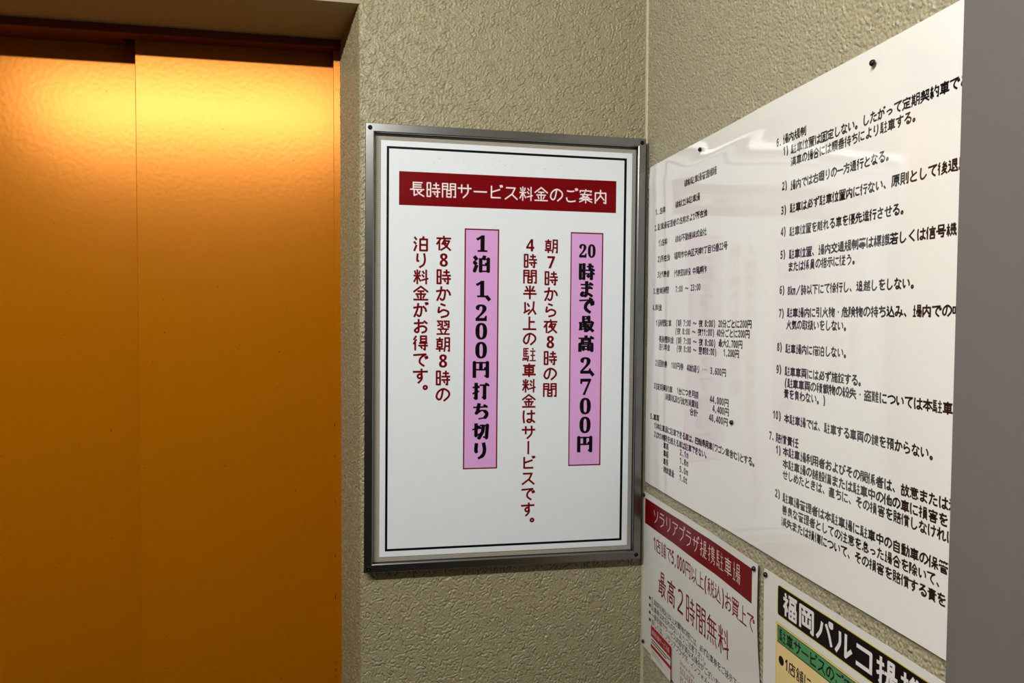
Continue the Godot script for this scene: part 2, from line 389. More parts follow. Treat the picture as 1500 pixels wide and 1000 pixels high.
ヨ 12,8,88,8,88,95 18,50,88,50 10,92,88,92
ョ ヨ@18,34,82,98
。 o16,86,12
、 5,72,24,94
・ 46,50,54,50 50,46,50,54
… 16,50,20,50 48,50,52,50 80,50,84,50
～ ~5,55,25,40,50,50,75,60,95,45
／ 85,0,15,100
谷 35,0,5,25 65,0,95,25 50,20,5,55 50,20,95,55 #25,58,75,98
容 宀@0,0,100,34 谷@5,28,95,100
"""

var signs := {}
var stamps := {}
var names := {}

func _ready():
	camera_and_light()
	for line in SIGNS.strip_edges().split("\n"):
		var at := line.find(" ")
		signs[line.substr(0, at)] = line.substr(at + 1).split(" ")
	room()
	lift_doors()
	lamp_fixture()
	tariff_frame()
	tariff_poster()
	rule_board()
	plaza_sheet()
	service_card()
	mall_sheet()
	pins()

# ------------------------------------------------------------------ camera, light
func camera_and_light():
	var cam := Camera3D.new()
	cam.name = "camera"
	cam.fov = rad_to_deg(2.0 * atan(500.0 / 1083.0))
	cam.near = 0.02
	var yaw := deg_to_rad(10.72)
	var pitch := deg_to_rad(1.7)
	var roll := deg_to_rad(0.2)
	var fw := Vector3(sin(yaw) * cos(pitch), -sin(pitch), -cos(yaw) * cos(pitch))
	var r := fw.cross(Vector3.UP).normalized()
	var u := r.cross(fw)
	var r2 := r * cos(roll) + u * sin(roll)
	var u2 := u * cos(roll) - r * sin(roll)
	cam.transform = Transform3D(Basis(r2, u2, -fw), Vector3.ZERO)
	add_child(cam)
	cam.current = true
	var e := Environment.new()
	e.background_mode = Environment.BG_COLOR
	e.background_color = Color.BLACK
	e.tonemap_mode = Environment.TONE_MAPPER_LINEAR
	e.tonemap_exposure = 1.0
	e.sdfgi_enabled = true
	e.ssao_enabled = true
	e.ssil_enabled = true
	var we := WorldEnvironment.new()
	we.name = "world"
	we.environment = e
	add_child(we)

# ------------------------------------------------------------------ helpers
func numbered(called: String) -> String:
	var n: int = names.get(called, 0)
	names[called] = n + 1
	return called if n == 0 else "%s_%03d" % [called, n]

func obj(called: String, mesh: Mesh, m: Material, parent: Node = self) -> MeshInstance3D:
	var o := MeshInstance3D.new()
	o.name = numbered(called) if parent == self else called
	o.mesh = mesh
	o.material_override = m
	parent.add_child(o, true)
	return o

func tag(o: Node, label: String, category := "", group := "", kind := ""):
	o.set_meta("label", label)
	if category: o.set_meta("category", category)
	if group: o.set_meta("group", group)
	if kind: o.set_meta("kind", kind)

func srgb(r: float, g: float, b: float) -> Color:
	return Color(r / 255.0, g / 255.0, b / 255.0)

func mat(c: Color, rough := 0.6, metal := 0.0) -> StandardMaterial3D:
	var m := StandardMaterial3D.new()
	m.albedo_color = c
	m.roughness = rough
	m.metallic = metal
	return m

func quad(st: SurfaceTool, a: Vector3, b: Vector3, c: Vector3, d: Vector3, ua := Vector2.ZERO, ub := Vector2.ZERO, uc := Vector2.ZERO, ud := Vector2.ZERO):
	var n := (c - a).cross(b - a).normalized()
	for p in [[a, ua], [b, ub], [c, uc], [a, ua], [c, uc], [d, ud]]:
		st.set_normal(n)
		st.set_uv(p[1])
		st.add_vertex(p[0])

# extrudes a plan outline (x, z points, counter-clockwise seen from above in x right / z down) from y0 to y1
func prism(st: SurfaceTool, plan: PackedVector2Array, y0: float, y1: float):
	var n := plan.size()
	for i in n:
		var p := plan[i]
		var q := plan[(i + 1) % n]
		quad(st, Vector3(p.x, y0, p.y), Vector3(p.x, y1, p.y), Vector3(q.x, y1, q.y), Vector3(q.x, y0, q.y))
	var tri := Geometry2D.triangulate_polygon(plan)
	for k in range(0, tri.size(), 3):
		for pair in [[y1, [0, 1, 2], Vector3.UP], [y0, [0, 2, 1], Vector3.DOWN]]:
			var a := plan[tri[k]]
			var b := plan[tri[k + 1]]
			var c := plan[tri[k + 2]]
			var pts := [a, b, c]
			if ((b - a).cross(c - a) > 0.0) != (pair[2] == Vector3.UP):
				pts = [a, c, b]
			for v in pts:
				st.set_normal(pair[2])
				st.set_uv(v)
				st.add_vertex(Vector3(v.x, pair[0], v.y))

func box(st: SurfaceTool, lo: Vector3, hi: Vector3, bevel := 0.0):
	if bevel <= 0.0:
		prism(st, PackedVector2Array([Vector2(lo.x, lo.z), Vector2(lo.x, hi.z), Vector2(hi.x, hi.z), Vector2(hi.x, lo.z)]), lo.y, hi.y)
		return
	var c := (lo + hi) / 2
	var h := (hi - lo) / 2
	# six faces, twelve edge strips, eight corner triangles
	for ax in 3:
		for s in [-1.0, 1.0]:
			var b := (ax + 1) % 3
			var d := (ax + 2) % 3
			var f := []
			for k in [[-1, -1], [-1, 1], [1, 1], [1, -1]]:
				var v := Vector3.ZERO
				v[ax] = s * h[ax]
				v[b] = k[0] * (h[b] - bevel)
				v[d] = k[1] * (h[d] - bevel)
				f.append(c + v)
			if s < 0: f.reverse()
			quad(st, f[0], f[1], f[2], f[3])
			for t in [-1.0, 1.0]:
				var g := []
				for k in [-1.0, 1.0]:
					var v := Vector3.ZERO
					v[ax] = s * h[ax]
					v[b] = t * (h[b] - bevel)
					v[d] = k * (h[d] - bevel)
					var w := Vector3.ZERO
					w[ax] = s * (h[ax] - bevel)
					w[b] = t * h[b]
					w[d] = v[d]
					g.append([c + v, c + w])
				var e := [g[0][0], g[0][1], g[1][1], g[1][0]]
				if s * t > 0: e.reverse()
				quad(st, e[0], e[1], e[2], e[3])
	for x in [-1.0, 1.0]:
		for y in [-1.0, 1.0]:
			for z in [-1.0, 1.0]:
				var p := c + Vector3(x * h.x, y * (h.y - bevel), z * (h.z - bevel))
				var q := c + Vector3(x * (h.x - bevel), y * h.y, z * (h.z - bevel))
				var r := c + Vector3(x * (h.x - bevel), y * (h.y - bevel), z * h.z)
				var l := [p, q, r] if x * y * z < 0 else [p, r, q]
				var n := Vector3(x, y, z).normalized()
				for v in l:
					st.set_normal(n)
					st.set_uv(Vector2.ZERO)
					st.add_vertex(v)

func start() -> SurfaceTool:
	var st := SurfaceTool.new()
	st.begin(Mesh.PRIMITIVE_TRIANGLES)
	return st

func box_mesh(lo: Vector3, hi: Vector3, bevel := 0.0) -> Mesh:
	var st := start()
	box(st, lo, hi, bevel)
	return st.commit()

# a turned shape round the z axis: profile points are (radius, z)
func lathe(profile: Array, n := 20) -> Mesh:
	var st := start()
	st.set_smooth_group(0)
	for i in profile.size() - 1:
		for k in n:
			var a := TAU * k / n
			var b := TAU * (k + 1) / n
			var p: Vector2 = profile[i]
			var q: Vector2 = profile[i + 1]
			var v := [Vector3(p.x * cos(a), p.x * sin(a), p.y), Vector3(q.x * cos(a), q.x * sin(a), q.y), Vector3(q.x * cos(b), q.x * sin(b), q.y), Vector3(p.x * cos(b), p.x * sin(b), p.y)]
			for j in [0, 2, 1, 0, 3, 2]:
				st.add_vertex(v[j])
	st.generate_normals()
	return st.commit()

# a thin sheet with real thickness; at(u, v) gives the front surface for u, v in 0..1 from the top left; back is the way to its rear side
func sheet(at: Callable, back: Vector3, nu: int, nv: int) -> Mesh:
	var st := start()
	st.set_smooth_group(0)
	for side in 2:
		for i in nu:
			for j in nv:
				var c := []
				for k in [[0, 0], [1, 0], [1, 1], [0, 1]]:
					var uv := Vector2(float(i + k[0]) / nu, float(j + k[1]) / nv)
					c.append([at.call(uv.x, uv.y) + back * side, uv if side == 0 else Vector2(0.005, 0.005)])
				for k in ([0, 1, 2, 0, 2, 3] if side == 0 else [0, 2, 1, 0, 3, 2]):
					st.set_smooth_group(side)
					st.set_uv(c[k][1])
					st.add_vertex(c[k][0])
	var rim := []
	for i in nu: rim.append(Vector2(float(i) / nu, 0))
	for j in nv: rim.append(Vector2(1, float(j) / nv))
	for i in nu: rim.append(Vector2(1.0 - float(i) / nu, 1))
	for j in nv: rim.append(Vector2(0, 1.0 - float(j) / nv))
	for i in rim.size():
		var p: Vector2 = rim[i]
		var q: Vector2 = rim[(i + 1) % rim.size()]
		var a: Vector3 = at.call(p.x, p.y)
		var b: Vector3 = at.call(q.x, q.y)
		var c := [a, a + back, b + back, b]
		for k in [0, 1, 2, 0, 2, 3]:
			st.set_smooth_group(-1)
			st.set_uv(Vector2(0.005, 0.005))
			st.add_vertex(c[k])
	st.generate_normals()
	return st.commit()

# ------------------------------------------------------------------ lettering
func strokes_of(called: String, x0: float, y0: float, x1: float, y1: float, out: Array):
	var w := x1 - x0
	var h := y1 - y0
	for token in signs[called]:
		var head: String = token[0]
		if token.contains("@"):
			var p: PackedStringArray = token.split("@")
			var f := p[1].split_floats(",")
			strokes_of(p[0], x0 + w * f[0] / 100, y0 + h * f[1] / 100, x0 + w * f[2] / 100, y0 + h * f[3] / 100, out)
		elif token.contains("|"):
			var p: PackedStringArray = token.split("|")
			var k := p[1].to_float() / 100
			strokes_of(p[0], x0, y0, x0 + w * (k - 0.03), y1, out)
			strokes_of(p[2], x0 + w * (k + 0.05), y0, x1, y1, out)
		elif token.contains("/"):
			var p: PackedStringArray = token.split("/")
			var k := p[1].to_float() / 100
			strokes_of(p[0], x0, y0, x1, y0 + h * (k - 0.03), out)
			strokes_of(p[2], x0, y0 + h * (k + 0.05), x1, y1, out)
		elif signs.has(token):
			strokes_of(token, x0, y0, x1, y1, out)
		else:
			var f: PackedFloat64Array = token.lstrip("~#o").split_floats(",")
			var pts := PackedVector2Array()
			if head == "#":
				pts = PackedVector2Array([Vector2(f[0], f[1]), Vector2(f[2], f[1]), Vector2(f[2], f[3]), Vector2(f[0], f[3]), Vector2(f[0], f[1])])
			elif head == "o":
				for k in 13: pts.append(Vector2(f[0], f[1]) + Vector2.from_angle(TAU * k / 12) * f[2])
			else:
				for k in range(0, f.size(), 2): pts.append(Vector2(f[k], f[k + 1]))
				if head == "~" and pts.size() > 2:
					var soft := PackedVector2Array()
					for k in pts.size() - 1:
						for s in 6:
							soft.append(pts[k].cubic_interpolate(pts[k + 1], pts[maxi(k - 1, 0)], pts[mini(k + 2, pts.size() - 1)], s / 6.0))
					soft.append(pts[-1])
					pts = soft
			for k in pts.size(): pts[k] = Vector2(x0 + w * pts[k].x / 100, y0 + h * pts[k].y / 100)
			out.append(pts)

func pen(buf: PackedByteArray, w: int, h: int, a: Vector2, b: Vector2, hw: float, flat_a: bool, flat_b: bool):
	var len := a.distance_to(b)
	var d := (b - a) / maxf(len, 0.001)
	var reach := hw + 1.0
	for y in range(maxi(0, int(minf(a.y, b.y) - reach)), mini(h - 1, int(maxf(a.y, b.y) + reach) + 1) + 1):
		for x in range(maxi(0, int(minf(a.x, b.x) - reach)), mini(w - 1, int(maxf(a.x, b.x) + reach) + 1) + 1):
			var p := Vector2(x + 0.5, y + 0.5) - a
			var along := p.dot(d)
			var off := absf(p.cross(d))
			var c := hw - off + 0.5
			if along < 0.0:
				c = minf(c, along + 0.5 + hw * 0.5) if flat_a else hw - p.length() + 0.5
			elif along > len:
				c = minf(c, len - along + 0.5 + hw * 0.5) if flat_b else hw - (p - d * len).length() + 0.5
			if c > 0.0:
				var i := y * w + x
				var v := int(minf(c, 1.0) * 255)
				if v > buf[i]: buf[i] = v

# coverage of one sign in a cell of w x h pixels; weight is the pen width as a share of the cell; serif makes level strokes thin
func stamp(ch: String, w: int, h: int, weight: float, serif: bool) -> PackedByteArray:
	var key := "%s %d %d %.3f %s" % [ch, w, h, weight, serif]
	if stamps.has(key): return stamps[key]
	var buf := PackedByteArray()
	buf.resize(w * h)
	if ch.unicode_at(0) < 128:
		latin(buf, w, h, ch, serif, weight)
	elif ch == "■":
		pen(buf, w, h, Vector2(w * 0.2, h * 0.5), Vector2(w * 0.8, h * 0.5), h * 0.3, true, true)
	elif ch == "●":
		pen(buf, w, h, Vector2(w * 0.5, h * 0.5), Vector2(w * 0.5 + 0.01, h * 0.5), minf(w, h) * 0.36, false, false)
	elif signs.has(ch):
		var out := []
		strokes_of(ch, w * 0.06, h * 0.06, w * 0.94, h * 0.94, out)
		var full := weight * minf(w, h) * 0.5 * clampf(1.2 - 0.034 * out.size(), 0.5, 1.0)
		for pts in out:
			for k in pts.size() - 1:
				var a: Vector2 = pts[k]
				var b: Vector2 = pts[k + 1]
				var level := absf(b.x - a.x) / maxf(a.distance_to(b), 0.001)
				var hw := full
				if serif: hw = full * lerpf(1.15, 0.5, smoothstep(0.75, 0.97, level))
				pen(buf, w, h, a, b, maxf(hw, 0.45), k == 0, k == pts.size() - 2)
				if serif and k == pts.size() - 2 and level > 0.97 and b.x - a.x > w * 0.2:
					pen(buf, w, h, b + Vector2(-1.5, -0.9) * full, b, full * 0.75, false, false)
	else:
		print("no strokes for ", ch)
	stamps[key] = buf
	return buf

# Latin letters and digits: the outline of the font filled line by line
func latin(buf: PackedByteArray, w: int, h: int, ch: String, serif: bool, weight: float):
	var f := SystemFont.new()
	f.font_names = ["Droid Serif" if serif else "Droid Sans"]
	f.font_weight = 700 if weight > 0.085 else 400
	var ts := TextServerManager.get_primary_interface()
	var rid: RID = f.get_rids()[0]
	var g := ts.font_get_glyph_index(rid, 100, ch.unicode_at(0), 0)
	var c := ts.font_get_glyph_contours(rid, 100, g)
	if c.is_empty(): return
	var adv: float = ts.font_get_glyph_advance(rid, 100, g).x
	var edges := []
	var from := 0
	var pts: PackedVector3Array = c.points
	var sx := w / maxf(adv, 40.0) * (0.96 if ch != "1" else 0.96)
	var sy := h * 0.84 / 73.0
	for end in c.contours:
		for i in range(from, end + 1):
			var p := pts[i]
			var q := pts[i + 1 if i < end else from]
			edges.append([Vector2(w * 0.5 + (p.x - adv * 0.5) * sx, h * 0.91 + p.y * sy), Vector2(w * 0.5 + (q.x - adv * 0.5) * sx, h * 0.91 + q.y * sy)])
		from = end + 1
	for y in h:
		var row := PackedFloat32Array()
		row.resize(w)
		for s in 4:
			var yy := y + (s + 0.5) / 4
			var xs := []
			for e in edges:
				if (e[0].y <= yy) != (e[1].y <= yy):
					xs.append(e[0].x + (e[1].x - e[0].x) * (yy - e[0].y) / (e[1].y - e[0].y))
			xs.sort()
			for k in range(0, xs.size() - 1, 2):
				for x in range(maxi(0, int(xs[k])), mini(w - 1, int(xs[k + 1])) + 1):
					row[x] += maxf(0.0, minf(xs[k + 1], x + 1.0) - maxf(xs[k], x)) * 0.25
		for x in w: buf[y * w + x] = int(minf(row[x], 1.0) * 255)
	if weight > 0.14:
		for e in edges: pen(buf, w, h, e[0], e[1], weight * h * 0.09, false, false)

func put(im: Image, ch: String, cx: float, cy: float, w: float, h: float, ink: Color, weight: float, serif: bool):
	var iw := maxi(3, roundi(w))
	var ih := maxi(3, roundi(h))
	var buf := stamp(ch, iw, ih, weight, serif)
	var ox := roundi(cx - iw * 0.5)
	var oy := roundi(cy - ih * 0.5)
	for y in ih:
		if oy + y < 0 or oy + y >= im.get_height(): continue
		for x in iw:
			var c := buf[y * iw + x]
			if c and ox + x >= 0 and ox + x < im.get_width():
				im.set_pixel(ox + x, oy + y, im.get_pixel(ox + x, oy + y).lerp(ink, c / 255.0))

# a level line of writing: x is its left end, pitch the width of a full sign, Latin takes half
func line(im: Image, text: String, x: float, cy: float, pitch: float, high: float, ink: Color, weight: float, serif := false):
	for ch in text:
		var wide := pitch * (0.5 if ch.unicode_at(0) < 128 else 1.0)
		if ch != " ":
			put(im, ch, x + wide * 0.5, cy, wide, high * (1.12 if ch in "()" else 1.0), ink, weight, serif)
		x += wide

# a column of writing, first sign centred on y0, every next one step lower; Latin fills a whole cell
func column(im: Image, text: String, x: float, y0: float, step: float, size: float, ink: Color, weight: float, serif := false):
	var y := y0
	for ch in text:
		var c: String = "丨" if ch == "ー" else ch
		if ch == "。": put(im, c, x + size * 0.62, y - size * 0.62, size, size, ink, weight, serif)
		elif ch.unicode_at(0) < 128: put(im, c, x, y, size * 0.62, size, ink, weight, serif)
		elif ch != "　": put(im, c, x, y, size, size, ink, weight, serif)
		y += step

func rect(im: Image, x0: float, y0: float, x1: float, y1: float, c: Color):
	im.fill_rect(Rect2i(roundi(x0), roundi(y0), roundi(x1) - roundi(x0), roundi(y1) - roundi(y0)), c)

func frame_rect(im: Image, x0: float, y0: float, x1: float, y1: float, t: float, c: Color):
	rect(im, x0, y0, x1, y0 + t, c)
	rect(im, x0, y1 - t, x1, y1, c)
	rect(im, x0, y0, x0 + t, y1, c)
	rect(im, x1 - t, y0, x1, y1, c)

func paper(w: int, h: int, c: Color) -> Image:
	var im := Image.create_empty(w, h, false, Image.FORMAT_RGB8)
	im.fill(c)
	return im

func printed(im: Image, rough: float, spec := 0.5) -> StandardMaterial3D:
	var m := mat(Color.WHITE, rough)
	m.albedo_texture = ImageTexture.create_from_image(im)
	m.metallic_specular = spec
	m.texture_repeat = false
	return m

# ------------------------------------------------------------------ plaster
func noise_picture(kind: int, freq: float, size: int, octaves: int, sd: int) -> Image:
	var n := FastNoiseLite.new()
	n.noise_type = kind
	n.frequency = freq
	n.seed = sd
	n.fractal_octaves = octaves
	n.fractal_type = FastNoiseLite.FRACTAL_FBM if octaves > 1 else FastNoiseLite.FRACTAL_NONE
	n.domain_warp_enabled = true
	n.domain_warp_amplitude = 0.5 / freq
	n.domain_warp_frequency = freq * 1.2
	n.domain_warp_fractal_type = FastNoiseLite.DOMAIN_WARP_FRACTAL_NONE
	return n.get_seamless_image(size, size, false, false, 0.12, true)

# stucco height field, one value per texel of a seamless square: flat pads parted by broken winding creases, with a grain
func stucco_field(crease: float, sd: int, creases: float, lumps: float) -> PackedFloat32Array:
	var size := 1024
	var da := noise_picture(FastNoiseLite.TYPE_SIMPLEX, crease / 1024.0, size, 1, sd).get_data()
	var db := noise_picture(FastNoiseLite.TYPE_SIMPLEX, crease * 0.6 / 1024.0, size, 2, sd + 1).get_data()
	var dk := noise_picture(FastNoiseLite.TYPE_SIMPLEX, 130.0 / 1024.0, size, 2, sd + 3).get_data()
	var high := PackedFloat32Array()
	high.resize(size * size)
	for i in size * size:
		var n := absf(da[i] - 127.5) / 127.5
		var m := (db[i] - 127.5) / 127.5
		var cut := (1.0 - smoothstep(0.04, 0.42, n)) * smoothstep(-0.4, 0.1, m) * creases
		high[i] = 0.35 * m + lumps * (dk[i] - 127.5) / 127.5 - cut
	return high

func stucco_paint(tint: Color, sd: int) -> StandardMaterial3D:
	var size := 512
	var dg := noise_picture(FastNoiseLite.TYPE_SIMPLEX, 120.0 / 512.0, size, 2, sd)
	var dk := noise_picture(FastNoiseLite.TYPE_SIMPLEX, 9.0 / 512.0, size, 3, sd + 1).get_data()
	var grain := dg.get_data()
	var col := PackedByteArray()
	col.resize(size * size * 3)
	for i in size * size:
		var t := 1.0 + 0.08 * (grain[i] - 127.5) / 127.5 + 0.025 * (dk[i] - 127.5) / 127.5
		col[i * 3] = clampi(int(tint.r8 * t), 0, 255)
		col[i * 3 + 1] = clampi(int(tint.g8 * t), 0, 255)
		col[i * 3 + 2] = clampi(int(tint.b8 * t), 0, 255)
	var mt := mat(Color.WHITE, 0.4)
	mt.albedo_texture = ImageTexture.create_from_image(Image.create_from_data(size, size, false, Image.FORMAT_RGB8, col))
	mt.heightmap_enabled = true
	mt.heightmap_texture = ImageTexture.create_from_image(dg)
	mt.heightmap_scale = 0.03
	return mt

# a wall face in real relief: at(s) gives the plan point (x, z) and facing(s) the outward plan direction along a path of that length
func relief(at: Callable, facing: Callable, length: float, y0: float, y1: float, cell: float, field: PackedFloat32Array, tile: float, depth: float) -> ArrayMesh:
	var nu := int(length / cell)
	var nv := int((y1 - y0) / cell)
	var v := PackedVector3Array()
	v.resize((nu + 1) * (nv + 1))
	var uv := PackedVector2Array()
	uv.resize(v.size())
	var per := 1024.0 / tile
	for i in nu + 1:
		var s := length * i / nu
		var p: Vector2 = at.call(s)
		var n: Vector2 = facing.call(s)
		var fx := int(s * per) & 1023
		for j in nv + 1:
			var y := y0 + (y1 - y0) * j / nv
			var h := field[((int((y + 4.0) * per)) & 1023) * 1024 + fx] * depth
			v[i * (nv + 1) + j] = Vector3(p.x + n.x * h, y, p.y + n.y * h)
			uv[i * (nv + 1) + j] = Vector2(s, -y) / 0.3
	var nn := PackedVector3Array()
	nn.resize(v.size())
	for i in nu + 1:
		var a := maxi(i - 1, 0) * (nv + 1)
		var b := mini(i + 1, nu) * (nv + 1)
		for j in nv + 1:
			var r := i * (nv + 1)
			nn[r + j] = (v[b + j] - v[a + j]).cross(v[r + mini(j + 1, nv)] - v[r + maxi(j - 1, 0)]).normalized()
	var ix := PackedInt32Array()
	ix.resize(nu * nv * 6)
	var k := 0
	for i in nu:
		for j in nv:
			var q := i * (nv + 1) + j
			var w := q + nv + 1
			ix[k] = q
			ix[k + 1] = q + 1
			ix[k + 2] = w + 1
			ix[k + 3] = q
			ix[k + 4] = w + 1
			ix[k + 5] = w
			k += 6
	var arr := []
	arr.resize(Mesh.ARRAY_MAX)
	arr[Mesh.ARRAY_VERTEX] = v
	arr[Mesh.ARRAY_NORMAL] = nn
	arr[Mesh.ARRAY_TEX_UV] = uv
	arr[Mesh.ARRAY_INDEX] = ix
	var m := ArrayMesh.new()
	m.add_surface_from_arrays(Mesh.PRIMITIVE_TRIANGLES, arr)
	return m

# ------------------------------------------------------------------ the room
func room():
	var beige := stucco_paint(srgb(155, 146, 115), 11)
	# front wall: pier with a splayed reveal at the lift, lintel over the doors, far pier; the stucco coat lies on it
	var st := start()
	var in_by := 0.004
	prism(st, PackedVector2Array([Vector2(-0.0205, D - in_by), Vector2(0.75, D - in_by), Vector2(0.75, -1.85), Vector2(-0.055, -1.85), Vector2(-0.055, -1.62), Vector2(-0.063, -1.62), Vector2(-0.063, -1.6)]), FLOOR, CEIL)
	box(st, Vector3(-0.95, 0.577, -1.588), Vector3(-0.0205, CEIL, D))
	prism(st, PackedVector2Array([Vector2(-3.0, D), Vector2(-0.95, D), Vector2(-0.91, -1.6), Vector2(-0.91, -1.85), Vector2(-3.0, -1.85)]), FLOOR, CEIL)
	box(st, Vector3(-0.95, FLOOR, -1.85), Vector3(-0.05, CEIL, -1.74))
	var wall := obj("wall_front", st.commit(), mat(srgb(155, 146, 115), 0.6))
	tag(wall, "beige pressed stucco wall with splayed reveal beside the orange doors", "", "", "structure")
	var c0 := Vector2(-0.065, -1.6)
	var c1 := Vector2(-0.0225, D)
	var turn := c0.distance_to(c1)
	var n0 := Vector2((c1 - c0).y, -(c1 - c0).x).normalized() * -1.0
	var n1 := Vector2(0, 1)
	var round := 0.006
	var path := func(s: float) -> Vector2:
		if s < turn - round: return c0 + (c1 - c0) * (s / turn)
		if s > turn + round: return c1 + Vector2(s - turn, 0)
		var t := (s - turn + round) / (2 * round)
		var a := c0 + (c1 - c0) * ((turn - round) / turn)
		var b := c1 + Vector2(round, 0)
		return a.lerp(c1, t).lerp(c1.lerp(b, t), t)
	var out := func(s: float) -> Vector2:
		return n0.lerp(n1, smoothstep(turn - round, turn + round, s)).normalized()
	obj("stucco_coat", relief(path, out, turn + W + 0.0225, -0.95, CEIL, 0.00125, stucco_field(46.0, 11, 1.0, 0.3), 0.66, 0.0021), beige, wall)
	st = start()
	box(st, Vector3(W + in_by, FLOOR, -1.85), Vector3(W + 0.15, CEIL, -0.36))
	box(st, Vector3(W + in_by, 0.6, -0.36), Vector3(W + 0.15, CEIL, 0.6))
	box(st, Vector3(W + in_by, FLOOR, 0.6), Vector3(W + 0.15, CEIL, 3.15))
	var side := obj("wall_right", st.commit(), mat(srgb(155, 146, 115), 0.6))
	tag(side, "beige stucco wall that carries the printed notices", "", "", "structure")
	obj("stucco_coat", relief(func(s: float) -> Vector2: return Vector2(W, D + s), func(_s: float) -> Vector2: return Vector2(-1, 0), 1.04, -0.95, CEIL, 0.0015, stucco_field(50.0, 31, 0.9, 0.5), 0.6, 0.0024), stucco_paint(srgb(172, 164, 136), 17), side)
	var plain := mat(srgb(50, 48, 43), 0.7)
	tag(obj("wall_left", box_mesh(Vector3(-3.15, FLOOR, -1.85), Vector3(-3.0, CEIL, 3.15)), plain), "dark side wall of the lobby", "", "", "structure")
	tag(obj("wall_back", box_mesh(Vector3(-3.15, FLOOR, 3.0), Vector3(2.2, CEIL, 3.15)), plain), "dark rear wall of the lobby", "", "", "structure")
	# passage behind the grey jamb
	st = start()
	box(st, Vector3(2.05, FLOOR, -0.6), Vector3(2.2, CEIL, 3.0))
	box(st, Vector3(W + 0.15, FLOOR, -0.6), Vector3(2.2, CEIL, -0.45))
	tag(obj("wall_passage", st.commit(), plain), "dark walls of the passage behind the grey jamb", "", "", "structure")
	tag(obj("floor", box_mesh(Vector3(-3.15, FLOOR - 0.1, -1.85), Vector3(2.2, FLOOR, 3.15)), mat(srgb(36, 34, 31), 0.5)), "dark grey vinyl lobby floor", "", "", "structure")
	tag(obj("ceiling", box_mesh(Vector3(-3.15, CEIL, -1.85), Vector3(2.2, CEIL + 0.1, 3.15)), mat(srgb(84, 82, 75), 0.8)), "grey lobby ceiling", "", "", "structure")
	# bead of sealant in the corner
	st = start()
	var ring := PackedVector2Array()
	for k in 9:
		var a := PI * 0.5 * k / 8
		ring.append(Vector2(W + 0.001 - 0.0052 * sin(a) , D - 0.001 + 0.0052 * cos(a)))
	ring.append(Vector2(W + 0.001, D - 0.001))
	prism(st, ring, FLOOR, CEIL)
	tag(obj("trim_1", st.commit(), mat(srgb(188, 178, 146), 0.5)), "pale bead of sealant in the corner between the stucco walls", "", "", "structure")
	# grey steel jamb close to the camera, a little out of plumb
	st = start()
	var lean := 0.0075
	var pts := []
	for y in [FLOOR, CEIL]:
		pts.append([Vector3(0.463 + lean * y, y, -0.52), Vector3(0.460 + lean * y, y, -0.517), Vector3(0.460 + lean * y, y, -0.363), Vector3(0.463 + lean * y, y, -0.36), Vector3(W, y, -0.36), Vector3(W, y, -0.52)])
	for k in 6:
		var j := (k + 1) % 6
		quad(st, pts[0][k], pts[1][k], pts[1][j], pts[0][j])
	var jamb := mat(srgb(106, 103, 100), 0.55)
	tag(obj("trim_2", st.commit(), jamb), "smooth grey painted steel jamb standing in front of the notices", "", "", "structure")

